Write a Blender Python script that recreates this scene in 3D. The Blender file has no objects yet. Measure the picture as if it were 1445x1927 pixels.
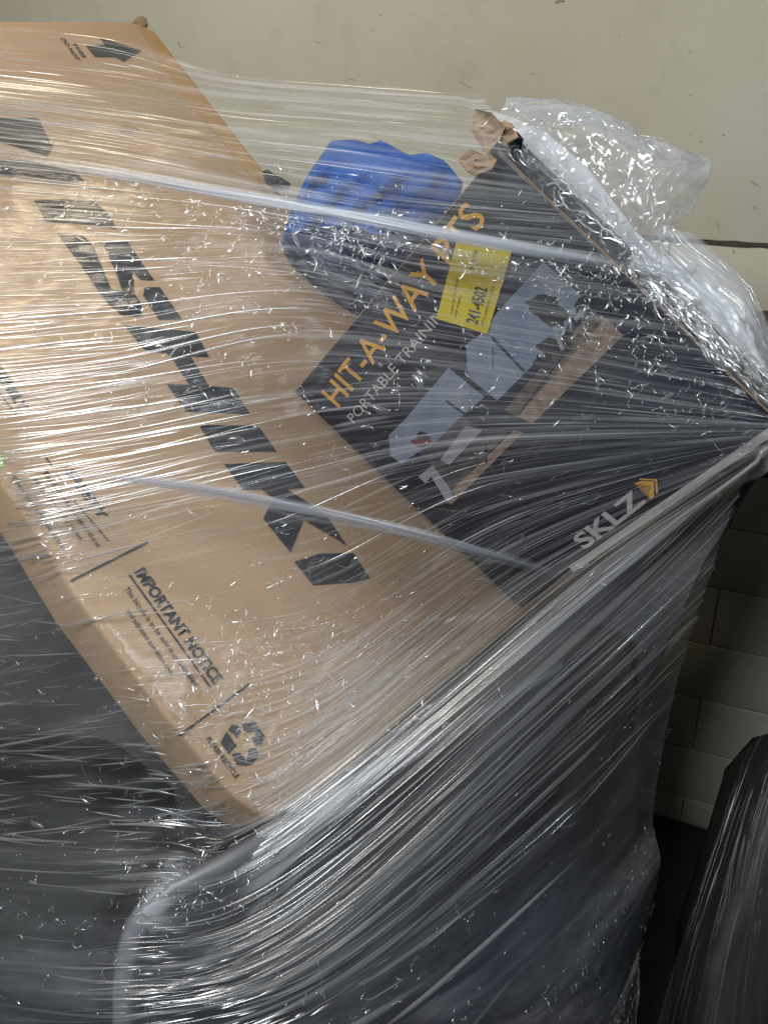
import bpy, bmesh, math, random
import numpy as np
from mathutils import Vector, Matrix

random.seed(7)
RNG = np.random.default_rng(11)
scene = bpy.context.scene
col = scene.collection

# ------------------------------------------------------------------ camera
PITCH = math.radians(25.0)
CAM = Vector((0.0, 0.0, 1.75))
FOC = 1800.0            # focal length in photo pixels (photo is 1445 x 1927)
CX, CY = 722.5, 963.5
SP, CP = math.sin(PITCH), math.cos(PITCH)
R_ = np.array([[1, 0, 0], [0, SP, CP], [0, -CP, SP]])   # rows: right, up, back
cam_data = bpy.data.cameras.new("camera")
cam = bpy.data.objects.new("camera", cam_data)
col.objects.link(cam)
cam.location = CAM
cam.rotation_euler = (math.pi / 2 - PITCH, 0, 0)
cam_data.sensor_fit = 'VERTICAL'
cam_data.sensor_height = 24.0
cam_data.lens = 24.0 * FOC / 1927.0
cam_data.clip_end = 60
cam_data.clip_start = 0.02
scene.camera = cam

# ------------------------------------------------------------------ world and lamps
world = bpy.data.worlds.new("World")
scene.world = world
world.use_nodes = True
bg = world.node_tree.nodes["Background"]
bg.inputs[0].default_value = (0.86, 0.95, 1.0, 1)
bg.inputs[1].default_value = 0.028

def area_lamp(name, loc, target, power, size, size_y, color, spread=180):
    l = bpy.data.lights.new(name, 'AREA')
    l.shape = 'RECTANGLE'
    l.size, l.size_y = size, size_y
    l.energy = power
    l.color = color
    l.spread = math.radians(spread)
    o = bpy.data.objects.new(name, l)
    col.objects.link(o)
    o.location = loc
    d = Vector(target) - Vector(loc)
    o.rotation_euler = d.to_track_quat('-Z', 'Y').to_euler()
    return o

area_lamp("doorway_daylight", (-1.0, -0.75, 3.0), (0.1, 1.3, 1.3), 62, 0.9, 0.6, (0.88, 0.94, 1.0))
area_lamp("warm_lamp", (-1.0, 0.92, 2.78), (-0.35, 1.4, 1.5), 9.5, 0.5, 0.4, (1.0, 0.82, 0.56))
area_lamp("side_glint_lamp", (1.40, 0.85, 2.65), (-0.3, 1.05, 1.40), 2.2, 0.5, 0.5, (0.86, 0.93, 1.0), 50)  # unseen area lamp added on the right for glints in the film

scene.view_settings.view_transform = 'Standard'
scene.view_settings.look = 'None'
scene.view_settings.exposure = 0.0
scene.view_settings.gamma = 1.0
scene.cycles.max_bounces = 10
scene.cycles.transparent_max_bounces = 40
scene.cycles.glossy_bounces = 3
scene.cycles.diffuse_bounces = 3
scene.cycles.caustics_reflective = False
scene.cycles.caustics_refractive = False
scene.cycles.sample_clamp_indirect = 4.0

# ------------------------------------------------------------------ measuring helpers
def camvec(px, py):
    return np.array([(px - CX) / FOC, (CY - py) / FOC, -1.0])

def to_world(c):
    c = np.asarray(c, float)
    return c @ R_ + np.array(CAM)

def at(px, py, d):
    return to_world(camvec(px, py) * d)

class Plane:
    """a real flat face: point at a known distance + normal (camera axes)"""
    def __init__(self, n, px, py, d):
        self.n = np.array(n, float) / np.linalg.norm(n)
        self.k = float(self.n @ (camvec(px, py) * d))
    def depth(self, px, py):
        return self.k / float(self.n @ camvec(px, py))
    def at(self, px, py, off=0.0):
        k = self.k + off
        return to_world(camvec(px, py) * (k / float(self.n @ camvec(px, py))))
    @property
    def wn(self):
        return self.n @ R_

CARD = Plane((.562, .417, .691), 510, 1545, 1.05)      # front of the brown carton
BLACK = Plane((-.442, -.4705, .763), 555, 737, 1.33)   # front of the black carton

# ------------------------------------------------------------------ object helpers
def link(name, me, mat=None, parent=None):
    o = bpy.data.objects.new(name, me)
    col.objects.link(o)
    if mat is not None:
        for m in (mat if isinstance(mat, (list, tuple)) else [mat]):
            me.materials.append(m)
    if parent is not None:
        o.parent = parent
        o.matrix_parent_inverse = Matrix.Translation(-parent.location)
    return o

def thing(name, label, cat, loc, group=None):
    o = bpy.data.objects.new(name, None)
    o.empty_display_size = 0.1
    col.objects.link(o)
    o.location = Vector(loc)
    o['label'] = label
    o['category'] = cat
    if group:
        o['group'] = group
    return o

def mesh_from(verts, faces, smooth=False):
    me = bpy.data.meshes.new("mesh")
    me.from_pydata([tuple(v) for v in verts], [], [tuple(int(i) for i in f) for f in faces])
    me.update()
    if smooth:
        me.polygons.foreach_set("use_smooth", [True] * len(me.polygons))
    return me

def prism(pts, ext, bevel=0.0, segs=2, sub=0):
    """closed solid: outline of 3D points pushed along vector ext"""
    bm = bmesh.new()
    a = [bm.verts.new(tuple(p)) for p in pts]
    b = [bm.verts.new(tuple(np.asarray(p) + ext)) for p in pts]
    n = len(pts)
    bm.faces.new(a)
    bm.faces.new(b[::-1])
    for i in range(n):
        bm.faces.new((a[i], b[i], b[(i + 1) % n], a[(i + 1) % n]))
    bmesh.ops.recalc_face_normals(bm, faces=bm.faces)
    if bevel > 0:
        bmesh.ops.bevel(bm, geom=list(bm.edges), offset=bevel, segments=segs, profile=0.6, affect='EDGES', clamp_overlap=True)
    me = bpy.data.meshes.new("mesh")
    bm.to_mesh(me)
    bm.free()
    if bevel > 0:
        me.polygons.foreach_set("use_smooth", [True] * len(me.polygons))
    return me

def poly_print(plane, polys, off):
    """flat print lying on a face: traced outlines, triangulated"""
    bm = bmesh.new()
    for poly in polys:
        vs = [bm.verts.new(tuple(plane.at(x, y, off))) for x, y in poly]
        f = bm.faces.new(vs)
    bmesh.ops.triangulate(bm, faces=bm.faces)
    for f in bm.faces:
        f.normal_update()
        if f.normal.dot(Vector(plane.wn)) < 0:
            f.normal_flip()
    me = bpy.data.meshes.new("mesh")
    bm.to_mesh(me)
    bm.free()
    return me

def text_mesh(body, bold=0.0):
    cu = bpy.data.curves.new("txt", 'FONT')
    cu.body = body
    cu.size = 1.0
    cu.offset = bold
    cu.resolution_u = 3
    cu.fill_mode = 'FRONT'
    o = bpy.data.objects.new("txt", cu)
    col.objects.link(o)
    dg = bpy.context.evaluated_depsgraph_get()
    me = bpy.data.meshes.new_from_object(o.evaluated_get(dg))
    bpy.data.objects.remove(o)
    bpy.data.curves.remove(cu)
    return me

CAPH = 0.73
def text_on(plane, body, p0, p1, cap, off, bold=0.0):
    """lettering on a face: baseline from p0 to p1, cap = pixel step from baseline to letter top at p0"""
    me = text_mesh(body, bold)
    co = np.zeros(len(me.vertices) * 3)
    me.vertices.foreach_get("co", co)
    co = co.reshape(-1, 3)
    x0, x1 = co[:, 0].min(), co[:, 0].max()
    A = plane.at(*p0, off); B = plane.at(*p1, off)
    T = plane.at(p0[0] + cap[0], p0[1] + cap[1], off)
    ex = (B - A) / (x1 - x0)
    ey = (T - A) / CAPH
    w = A + (co[:, 0:1] - x0) * ex + co[:, 1:2] * ey
    me.vertices.foreach_set("co", w.ravel())
    me.update()
    return me

# ------------------------------------------------------------------ numeric noise
def vnoise(x, y, seed=0):
    xi = np.floor(x).astype(np.int64); yi = np.floor(y).astype(np.int64)
    fx = x - xi; fy = y - yi
    fx = fx * fx * (3 - 2 * fx); fy = fy * fy * (3 - 2 * fy)
    def h(a, b):
        n = (a * 374761393 + b * 668265263 + seed * 974634777) & 0xFFFFFFFF
        n = ((n ^ (n >> 13)) * 1274126177) & 0xFFFFFFFF
        n = n ^ (n >> 16)
        return (n & 0xFFFF) / 65535.0
    return (h(xi, yi) * (1 - fx) + h(xi + 1, yi) * fx) * (1 - fy) + (h(xi, yi + 1) * (1 - fx) + h(xi + 1, yi + 1) * fx) * fy

def fbm(x, y, o=4, seed=0):
    s = 0; a = .5
    for i in range(o):
        s = s + a * vnoise(x, y, seed + i); x = x * 2.03; y = y * 2.03; a *= .5
    return s

# ------------------------------------------------------------------ materials
class NT:
    def __init__(self, name):
        self.m = bpy.data.materials.new(name)
        self.m.use_nodes = True
        self.t = self.m.node_tree
        self.t.nodes.clear()
        self.out = self.n('ShaderNodeOutputMaterial')
    def n(self, t, **kw):
        nd = self.t.nodes.new(t)
        for k, v in kw.items():
            setattr(nd, k, v)
        return nd
    def l(self, a, b):
        self.t.links.new(a, b)
    def val(self, sock, v):
        if hasattr(v, 'is_linked') or isinstance(v, bpy.types.NodeSocket):
            self.l(v, sock)
        else:
            sock.default_value = v
    def noise(self, vec, scale, detail=4, rough=.55, dim='3D'):
        nd = self.n('ShaderNodeTexNoise')
        nd.noise_dimensions = dim
        nd.inputs['Scale'].default_value = scale
        nd.inputs['Detail'].default_value = detail
        nd.inputs['Roughness'].default_value = rough
        if vec is not None:
            self.l(vec, nd.inputs['Vector'])
        return nd.outputs['Fac']
    def mapping(self, vec, scale, loc=(0, 0, 0), rot=(0, 0, 0)):
        nd = self.n('ShaderNodeMapping')
        nd.inputs['Scale'].default_value = scale
        nd.inputs['Location'].default_value = loc
        nd.inputs['Rotation'].default_value = rot
        self.l(vec, nd.inputs['Vector'])
        return nd.outputs[0]
    def ramp(self, fac, stops):
        nd = self.n('ShaderNodeValToRGB')
        el = nd.color_ramp.elements
        while len(el) < len(stops):
            el.new(0.5)
        for e, (p, c) in zip(el, stops):
            e.position = p
            e.color = c if len(c) == 4 else (*c, 1)
        self.l(fac, nd.inputs[0])
        return nd.outputs[0]
    def maprange(self, v, a, b, c, d):
        nd = self.n('ShaderNodeMapRange')
        for i, x in enumerate((a, b, c, d)):
            nd.inputs[i + 1].default_value = x
        self.l(v, nd.inputs[0])
        return nd.outputs[0]
    def math(self, op, a, b=0.0):
        nd = self.n('ShaderNodeMath', operation=op)
        self.val(nd.inputs[0], a); self.val(nd.inputs[1], b)
        return nd.outputs[0]
    def mixc(self, fac, a, b):
        nd = self.n('ShaderNodeMix', data_type='RGBA')
        self.val(nd.inputs[0], fac)
        self.val(nd.inputs[6], a if not isinstance(a, tuple) else (*a, 1)[:4])
        self.val(nd.inputs[7], b if not isinstance(b, tuple) else (*b, 1)[:4])
        return nd.outputs[2]
    def bump(self, h, strength, dist, normal=None):
        nd = self.n('ShaderNodeBump')
        nd.inputs['Strength'].default_value = strength
        nd.inputs['Distance'].default_value = dist
        self.l(h, nd.inputs['Height'])
        if normal is not None:
            self.l(normal, nd.inputs['Normal'])
        return nd.outputs[0]
    def principled(self, color, rough=.6, bump=None, spec=.5):
        p = self.n('ShaderNodeBsdfPrincipled')
        self.val(p.inputs['Base Color'], color if not isinstance(color, tuple) else (*color, 1)[:4])
        self.val(p.inputs['Roughness'], rough)
        p.inputs['Specular IOR Level'].default_value = spec
        if bump is not None:
            self.l(bump, p.inputs['Normal'])
        self.l(p.outputs[0], self.out.inputs[0])
        return p
    def coord(self, which='Object'):
        return self.n('ShaderNodeTexCoord').outputs[which]

def mat_simple(name, color, var=.15, rough=.6, scale=30, bump=.1, spec=.4):
    t = NT(name)
    v = t.coord()
    n = t.noise(v, scale, 5)
    c = t.mixc(t.maprange(n, .3, .7, 0, 1), tuple(x * (1 - var) for x in color), tuple(min(1, x * (1 + var)) for x in color))
    n2 = t.noise(v, scale * 5, 3)
    t.principled(c, rough, t.bump(n2, bump, .002), spec)
    return t.m

def mat_card(name, color, spec=.25):
    t = NT(name)
    v = t.coord()
    big = t.noise(v, 3.0, 4)
    fib = t.noise(t.mapping(v, (60, 240, 240)), 2.0, 5, .7)
    spk = t.noise(v, 420, 2)
    c = t.mixc(t.maprange(big, .3, .7, 0, 1), tuple(x * .90 for x in color), tuple(x * 1.08 for x in color))
    c = t.mixc(t.maprange(fib, .45, .8, 0, .35), c, tuple(x * .78 for x in color))
    c = t.mixc(t.maprange(spk, .62, .75, 0, .5), c, tuple(x * .6 for x in color))
    flute = t.n('ShaderNodeTexWave')
    t.l(t.mapping(v, (1, 1, 1), rot=(.3, .7, .2)), flute.inputs[0])
    flute.inputs['Scale'].default_value = 60
    flute.inputs['Distortion'].default_value = 1.0
    h = t.math('ADD', t.math('MULTIPLY', flute.outputs['Fac'], .045), t.math('ADD', t.math('MULTIPLY', fib, .3), t.math('MULTIPLY', big, 3.0)))
    t.principled(c, .72, t.bump(h, .35, .003), spec)
    return t.m

def mat_wall():
    t = NT("painted_plaster")
    v = t.coord()
    a = t.noise(v, 1.4, 5, .6)
    b = t.noise(v, 9, 6, .65)
    c = t.mixc(t.maprange(a, .32, .68, 0, 1), (.555, .510, .385), (.655, .615, .50))
    c = t.mixc(t.maprange(b, .55, .80, 0, .40), c, (.40, .38, .30))
    s = t.noise(t.mapping(v, (2.2, 2.2, .8)), 2.6, 6, .7)
    c = t.mixc(t.maprange(s, .61, .76, 0, .55), c, (.24, .22, .17))
    sp = t.noise(v, 55, 2)
    c = t.mixc(t.maprange(sp, .76, .82, 0, .6), c, (.2, .18, .14))
    f = t.noise(v, 120, 4)
    h = t.math('ADD', t.math('MULTIPLY', a, 2.5), t.math('ADD', t.math('MULTIPLY', b, .8), t.math('MULTIPLY', f, .25)))
    t.principled(c, .62, t.bump(h, .35, .006), .35)
    return t.m

def mat_film(name, haze=.06, haze_streak=.12, gloss=.10, rough=.16, bump=.5, tint=(.88, .90, .95), us=3.0, vs=170.0, crumple=0.0, cloud=0.0):
    """clear stretch film: see-through, faintly milky where stretched, glossy, with fine tension lines"""
    t = NT(name)
    uv = t.coord('UV')
    warp = t.noise(uv, 5.0, 2, .5, '2D')
    wv = t.n('ShaderNodeVectorMath', operation='ADD')
    cmb = t.n('ShaderNodeCombineXYZ')
    t.l(t.math('MULTIPLY', warp, .030), cmb.inputs[1])
    t.l(uv, wv.inputs[0]); t.l(cmb.outputs[0], wv.inputs[1])
    w = wv.outputs[0]
    n1 = t.noise(t.mapping(w, (us, vs, 1)), 1.0, 5, .6, '2D')
    n2 = t.noise(t.mapping(w, (us * 5, vs * 4, 1), loc=(3, 7, 0)), 1.0, 3, .55, '2D')
    n3 = t.noise(t.mapping(w, (us * 1.3, vs * .16, 1), loc=(13, 5, 0)), 1.0, 4, .6, '2D')
    h = t.math('ADD', t.math('MULTIPLY', n1, 1.0), t.math('ADD', t.math('MULTIPLY', n2, .25), t.math('MULTIPLY', n3, 3.0)))
    if crumple > 0:
        vor = t.n('ShaderNodeTexVoronoi', feature='DISTANCE_TO_EDGE')
        vor.inputs['Scale'].default_value = 9
        t.l(uv, vor.inputs['Vector'])
        h = t.math('ADD', h, t.math('MULTIPLY', vor.outputs[0], crumple))
    n4 = t.noise(t.mapping(uv, (5, 9, 1), loc=(2, 9, 0)), 1.0, 3, .6, '2D')
    pat = t.maprange(n4, .36, .68, .15, 1.25)
    h = t.math('MULTIPLY', h, pat)
    b = t.bump(h, bump, .0045)
    hz = t.math('ADD', haze, t.math('MULTIPLY', t.math('MULTIPLY', t.maprange(n1, .48, .72, 0, 1), pat), haze_streak))
    hz = t.math('ADD', hz, t.math('MULTIPLY', t.maprange(n3, .45, .75, 0, 1), haze_streak * .6))
    if cloud > 0:
        cl = t.noise(t.mapping(uv, (4.5, 13, 1), loc=(31, 4, 0)), 1.0, 5, .65, '2D')
        hz = t.math('ADD', hz, t.math('MULTIPLY', t.maprange(cl, .45, .75, 0, 1), cloud))
    tr = t.n('ShaderNodeBsdfTransparent')
    di = t.n('ShaderNodeBsdfDiffuse'); di.inputs[0].default_value = (*tint, 1)
    tl = t.n('ShaderNodeBsdfTranslucent'); tl.inputs[0].default_value = (*tint, 1)
    t.l(b, di.inputs['Normal'])
    m0 = t.n('ShaderNodeMixShader'); m0.inputs[0].default_value = .35
    t.l(di.outputs[0], m0.inputs[1]); t.l(tl.outputs[0], m0.inputs[2])
    m1 = t.n('ShaderNodeMixShader')
    t.l(hz, m1.inputs[0]); t.l(tr.outputs[0], m1.inputs[1]); t.l(m0.outputs[0], m1.inputs[2])
    gl = t.n('ShaderNodeBsdfGlossy'); gl.inputs['Roughness'].default_value = rough
    t.l(b, gl.inputs['Normal'])
    lw = t.n('ShaderNodeLayerWeight'); lw.inputs[0].default_value = .35
    t.l(b, lw.inputs['Normal'])
    fr = t.math('MINIMUM', t.math('ADD', gloss * .45, t.math('MULTIPLY', lw.outputs['Fresnel'], gloss * 3.0)), .6)
    m2 = t.n('ShaderNodeMixShader')
    t.l(fr, m2.inputs[0]); t.l(m1.outputs[0], m2.inputs[1]); t.l(gl.outputs[0], m2.inputs[2])
    t.l(m2.outputs[0], t.out.inputs[0])
    return t.m

def mat_fold(name, tint=(.94, .95, .96), gloss=.42, rough=.22, haze=.34):
    """folded film: several layers on each other, so milkier and more reflective; 'thick' = how many layers"""
    t = NT(name)
    at_ = t.n('ShaderNodeAttribute', attribute_name='thick')
    th = at_.outputs['Fac']
    tr = t.n('ShaderNodeBsdfTransparent')
    di = t.n('ShaderNodeBsdfDiffuse'); di.inputs[0].default_value = (*tint, 1)
    tl = t.n('ShaderNodeBsdfTranslucent'); tl.inputs[0].default_value = (*tint, 1)
    m0 = t.n('ShaderNodeMixShader'); m0.inputs[0].default_value = .35
    t.l(di.outputs[0], m0.inputs[1]); t.l(tl.outputs[0], m0.inputs[2])
    m1 = t.n('ShaderNodeMixShader')
    t.l(t.math('MULTIPLY', th, haze), m1.inputs[0]); t.l(tr.outputs[0], m1.inputs[1]); t.l(m0.outputs[0], m1.inputs[2])
    gl = t.n('ShaderNodeBsdfGlossy'); gl.inputs['Roughness'].default_value = rough
    m2 = t.n('ShaderNodeMixShader')
    t.l(t.math('MULTIPLY', th, gloss), m2.inputs[0]); t.l(m1.outputs[0], m2.inputs[1]); t.l(gl.outputs[0], m2.inputs[2])
    t.l(m2.outputs[0], t.out.inputs[0])
    return t.m

M = {}
M['wall'] = mat_wall()
M['joint'] = mat_simple("mortar_dirt", (.30, .28, .22), .3, .9, 25)
M['crack'] = mat_simple("dirt_in_crack", (.075, .06, .042), .5, .9, 60)
M['scuff'] = mat_simple("wall_scuff", (.38, .345, .26), .25, .8, 90)
M['floor'] = mat_simple("concrete_floor", (.035, .033, .03), .25, .85, 6)
M['card'] = mat_card("kraft_cardboard", (.44, .298, .185))
M['card_raw'] = mat_card("torn_cardboard", (.30, .20, .125))
M['tape'] = mat_simple("brown_packing_tape", (.40, .235, .10), .08, .22, 40, .15, .6)
M['ink'] = mat_simple("black_ink", (.022, .023, .026), .25, .55, 60)
M['ink_small'] = mat_simple("worn_black_ink", (.045, .04, .038), .5, .6, 120)
M['blackcard'] = mat_simple("black_printed_card", (.009, .012, .023), .3, .42, 14, .12, .5)
M['orange'] = mat_simple("amber_print", (.58, .30, .035), .1, .5)
M['greyprint'] = mat_simple("grey_print", (.40, .385, .375), .08, .5)
M['dimprint'] = mat_simple("dim_grey_print", (.075, .075, .085), .1, .5)
M['yellow'] = mat_simple("yellow_label_paper", (.52, .415, .02), .14, .5, 20)
M['skyprint'] = None
M['dirtprint'] = mat_simple("printed_dirt_brown", (.22, .15, .115), .35, .5, 70)
M['fieldprint'] = mat_simple("printed_field", (.10, .075, .06), .6, .5, 60)
M['dimfieldprint'] = mat_simple("printed_dim_field", (.055, .05, .055), .6, .5, 40)  # dim brownish field colour of the print itself
M['treeprint'] = mat_simple("printed_dark_trees", (.022, .021, .024), .5, .5, 60)
M['paleprint'] = mat_simple("printed_pale_grey", (.23, .23, .27), .15, .5, 30)
M['redprint'] = mat_simple("printed_dull_red", (.14, .045, .04), .4, .5, 80)
M['green'] = mat_simple("lime_sticker", (.36, .62, .12), .1, .5)
M['darkbin'] = mat_simple("charcoal_plastic", (.018, .019, .023), .25, .38, 20, .2, .5)
M['binrim'] = mat_simple("grey_plastic_rim", (.13, .133, .145), .15, .4, 20, .1, .5)
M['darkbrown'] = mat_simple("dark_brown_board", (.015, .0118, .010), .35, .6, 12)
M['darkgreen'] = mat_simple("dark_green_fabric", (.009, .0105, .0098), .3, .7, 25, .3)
M['navy'] = mat_simple("navy_carton", (.0025, .006, .016), .25, .5, 10)
M['tarpshade'] = mat_simple("tarp_shade_navy", (.006, .013, .055), .3, .6, 18, .3)  # dark blue carrying the shade on the lower part of the tarp
M['white'] = mat_simple("white_foam", (.74, .74, .76), .04, .6, 8)
M['wood'] = mat_simple("red_brown_wood", (.085, .040, .026), .35, .6, 14)
M['neighbour'] = mat_simple("dark_neighbour_carton", (.020, .019, .017), .3, .6, 10)

def mat_skyprint():
    t = NT("printed_sky")
    v = t.coord('Generated')
    n = t.noise(v, 3, 3)
    c = t.mixc(t.maprange(n, .3, .7, 0, 1), (.13, .17, .245), (.215, .235, .285))
    t.principled(c, .45)
    return t.m
M['skyprint'] = mat_skyprint()

def mat_tarp():
    t = NT("blue_woven_tarp")
    v = t.coord()
    n = t.noise(v, 9, 4)
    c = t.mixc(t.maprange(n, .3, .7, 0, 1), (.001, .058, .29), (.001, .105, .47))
    wv = t.n('ShaderNodeTexWave'); t.l(v, wv.inputs[0]); wv.inputs['Scale'].default_value = 150
    h = t.math('ADD', t.math('MULTIPLY', n, 2.0), t.math('MULTIPLY', wv.outputs['Fac'], .1))
    t.principled(c, .65, t.bump(h, .4, .004), .15)
    return t.m
M['tarp'] = mat_tarp()

# ================================================================== SETTING
floor = link("floor", mesh_from([(-6, -4, 0), (6, -4, 0), (6, 6, 0), (-6, 6, 0)], [(0, 1, 2, 3)]), M['floor'])
floor['kind'] = 'structure'

PSI = math.radians(24)
W0 = at(1380, 458, 1.86)                         # a point of the wall on the crack under the plaster
wh = np.array([math.cos(PSI), -math.sin(PSI), 0.0])   # along the wall, to the right (comes nearer)
wn = np.array([-math.sin(PSI), -math.cos(PSI), 0.0])  # towards the room
up = np.array([0, 0, 1.0])
wall = thing("wall", "old off-white plastered block wall with a dark crack, behind the wrapped load", "wall", (W0[0], W0[1], 0))
zc = W0[2]
def wpt(s, z, d=0.0):
    p = W0 + wh * s + wn * d
    return np.array([p[0], p[1], z])
def wall_slab(s0, s1, z0, z1, d0, d1, bev):
    pts = [wpt(s0, z0, d1), wpt(s1, z0, d1), wpt(s1, z1, d1), wpt(s0, z1, d1)]
    return prism(pts, wn * (d0 - d1), bev, 2)
link("plaster", wall_slab(-4.5, 2.5, zc + .0025, 3.6, -.08, .004, .004), M['wall'], wall)
link("backing", wall_slab(-4.5, 2.5, 0.0, zc + .02, -.10, -.006, 0), M['joint'], wall)
ch = .150; bw = .40
k = 0
z = zc - .003
while z > 0.05:
    z0 = max(0.004, z - ch)
    off = (k % 2) * bw * .5
    for j in range(-4, 5):
        s0 = j * bw + off - .12
        d = random.uniform(-.0012, .0012)
        link("block", wall_slab(s0 + .0012, s0 + bw - .0012, z0 + .0015, z, -.09, d, .004), M['wall'], wall)
    z = z0
    k += 1
cr_t, cr_b = [], []
for i in range(60):
    q_ = -.25 + i * .025
    cr_t.append(wpt(q_, zc + .0025 + random.uniform(-.001, .004), .0045))
    cr_b.append(wpt(q_, zc - .003 - random.uniform(-.001, .0035), .0045))
link("crack", prism(cr_t + cr_b[::-1], wn * -.0035), M['crack'], wall)
# small dark stain high on the wall
def wall_px(px, py, off=.006):
    r = camvec(px, py) @ R_
    t = ((W0 - np.array(CAM)) @ wn + off) / (r @ wn)
    return np.array(CAM) + r * t
st = []
for i in range(11):
    a = i / 11 * 2 * math.pi
    rr = 1 + .5 * math.sin(3 * a + 1)
    st.append(wall_px(1051 + 8 * rr * math.cos(a), 1 + 4.5 * rr * math.sin(a)))
link("stain", prism(st, wn * -.001), M['joint'], wall)

for i in range(26):
    px_, py_ = (random.uniform(1250, 1445), random.uniform(250, 560)) if i < 15 else (random.uniform(480, 1300), random.uniform(20, 190))
    if i == 0: px_, py_ = 876, 160
    if i == 1: px_, py_ = 1418, 345
    an = random.uniform(-.3, 1.7); ln = random.uniform(2, 9) if i > 1 else 14
    wd_ = random.uniform(.5, 1.6); o_ = []
    for j in range(8):
        a_ = j / 8 * 6.283
        ex_, ey_ = ln * math.cos(a_) * random.uniform(.6, 1.1), wd_ * math.sin(a_) * random.uniform(.5, 1.3)
        o_.append(wall_px(px_ + ex_ * math.cos(an) - ey_ * math.sin(an), py_ + ex_ * math.sin(an) + ey_ * math.cos(an), .0052))
    link("scuff", prism(o_, wn * -.0008), M['scuff'], wall)

# dark reddish board leaning by the wall at the right
pl = [at(1409, 592, 1.74), at(1530, 585, 1.70), at(1530, 900, 1.74), at(1400, 900, 1.78)]
bpts = [np.array(p) for p in pl]
wb = link("wooden_board", prism(bpts, -wn * .03, .003), M['wood'])
wb['label'] = "dark reddish brown wooden board leaning on the wall beside the milky film"
wb['category'] = "board"

# ================================================================== BROWN CARTON
TH1 = .075
front = [(258, 38), (500, 333), (760, 690), (1085, 1078), (800, 1312), (590, 1484), (512, 1547), (440, 1500), (317, 1355), (147, 1130), (47, 968), (-320, 470), (-320, 36)]
fp = [CARD.at(x, y) for x, y in front]
cn = CARD.wn
carton = thing("cardboard_carton", "long brown cardboard bicycle carton with big black letters, leaning under the film", "carton", CARD.at(512, 1547) - cn * TH1)
link("shell", prism(fp, -cn * TH1, .007, 3), M['card'], carton)
# packing tape folded over the long right edge
tp = [(254, 40), (290, 62), (360, 150), (500, 330), (620, 497), (596, 500), (478, 338), (340, 172)]
link("packing_tape", prism([CARD.at(x, y, .0004) for x, y in tp], cn * .0008), M['tape'], carton)
tp2 = [CARD.at(268, 34, .002), CARD.at(500, 331, .002), CARD.at(500, 331, -.05), CARD.at(268, 34, -.05)]
edge_dir = CARD.at(500, 331) - CARD.at(262, 38)
out = np.cross(edge_dir / np.linalg.norm(edge_dir), cn)
if out @ (R_[0]) < 0: out = -out
link("tape_side", prism([p + out * .001 for p in tp2], out * .001), M['tape'], carton)
# torn, crushed top corner
tc = []
cpx = [(250, 40), (258, 31), (268, 29), (277, 34), (280, 46), (270, 50), (262, 44)]
link("crushed_corner", prism([CARD.at(x, y, .003) for x, y in cpx], -cn * .03, .002), M['card_raw'], carton)
# big slanted letters, traced on the face
def Z(pts, s, ox, oy): return [(x / s + ox, y / s + oy) for x, y in pts]
z3 = lambda p: Z(p, 3.44, 0, 180)
z4 = lambda p: Z(p, 3.6125, 360, 700)
z2 = lambda p: Z(p, 2.007, 0, 480)
big = [
    [(-60, 220), (72, 222), (102, 279), (88, 294), (22, 273), (-60, 246)],
    [(-40, 296), (60, 303), (140, 322), (160, 340), (110, 346), (40, 334), (-40, 322)],
    z3([(220, 680), (400, 668), (620, 690), (700, 760), (760, 865), (640, 840), (300, 812)]),
    z3([(370, 890), (545, 905), (610, 980), (720, 1250), (880, 1290), (915, 1345), (918, 1420), (880, 1428), (790, 1420), (725, 1370), (650, 1280), (590, 1190), (440, 985)]),
    z3([(665, 945), (825, 940), (900, 1050), (1000, 1195), (910, 1190), (860, 1130), (875, 1280), (800, 1275), (760, 1160), (690, 1010)]),
    z3([(940, 1240), (1035, 1238), (1180, 1445), (1030, 1450), (930, 1290)]),
    z2([(470, 265), (740, 290), (790, 385), (720, 381), (790, 495), (880, 500), (945, 600), (705, 590), (630, 487), (715, 490), (640, 373), (545, 355)]),
    z4([(60, 370), (100, 360), (455, 365), (580, 540), (160, 540)]),
    z4([(225, 625), (640, 610), (770, 785), (650, 795), (830, 910), (920, 975), (1060, 1185), (1000, 1145), (765, 1005), (675, 1225), (490, 995), (560, 860), (480, 797), (350, 797)]),
    z4([(700, 1290), (870, 1235), (1100, 1230), (1215, 1400), (1100, 1430), (830, 1450), (790, 1400)]),
]
for p in big:
    link("letter", poly_print(CARD, [p], .0012), M['ink'], carton)
link("arrow_mark", poly_print(CARD, [[(162, 86), (198, 85), (188, 71), (226, 82), (267, 95), (233, 116), (218, 107), (179, 107)]], .0012), M['ink'], carton)
def line_px(a, b, w):
    dx, dy = b[0] - a[0], b[1] - a[1]
    L = math.hypot(dx, dy); nx, ny = -dy / L * w / 2, dx / L * w / 2
    return [(a[0] + nx, a[1] + ny), (b[0] + nx, b[1] + ny), (b[0] - nx, b[1] - ny), (a[0] - nx, a[1] - ny)]
rules = [line_px((243, 1080), (397, 1294), 3.4), line_px((336, 1385), (470, 1287), 4.2), line_px((132, 1094), (279, 1020), 4.2), line_px((-6, 732), (32, 781), 2.6), line_px((140, 942), (205, 1018), 2.6), line_px((84, 855), (99, 878), 3)]
for r in rules:
    link("ruled_line", poly_print(CARD, [r], .0012), M['ink'], carton)
def ctext(body, p0, p1, cap, bold=.0, mat='ink_small'):
    link("lettering", text_on(CARD, body, p0, p1, cap, .0012, bold), M[mat], carton)
ctext("IMPORTANT NOTICE", (253, 1077), (404, 1289), (19, -11), .030, 'ink')
ctext("This bicycle is to be sold in an assembled", (234, 1108), (366, 1292), (9, -5.5), .008)
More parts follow.
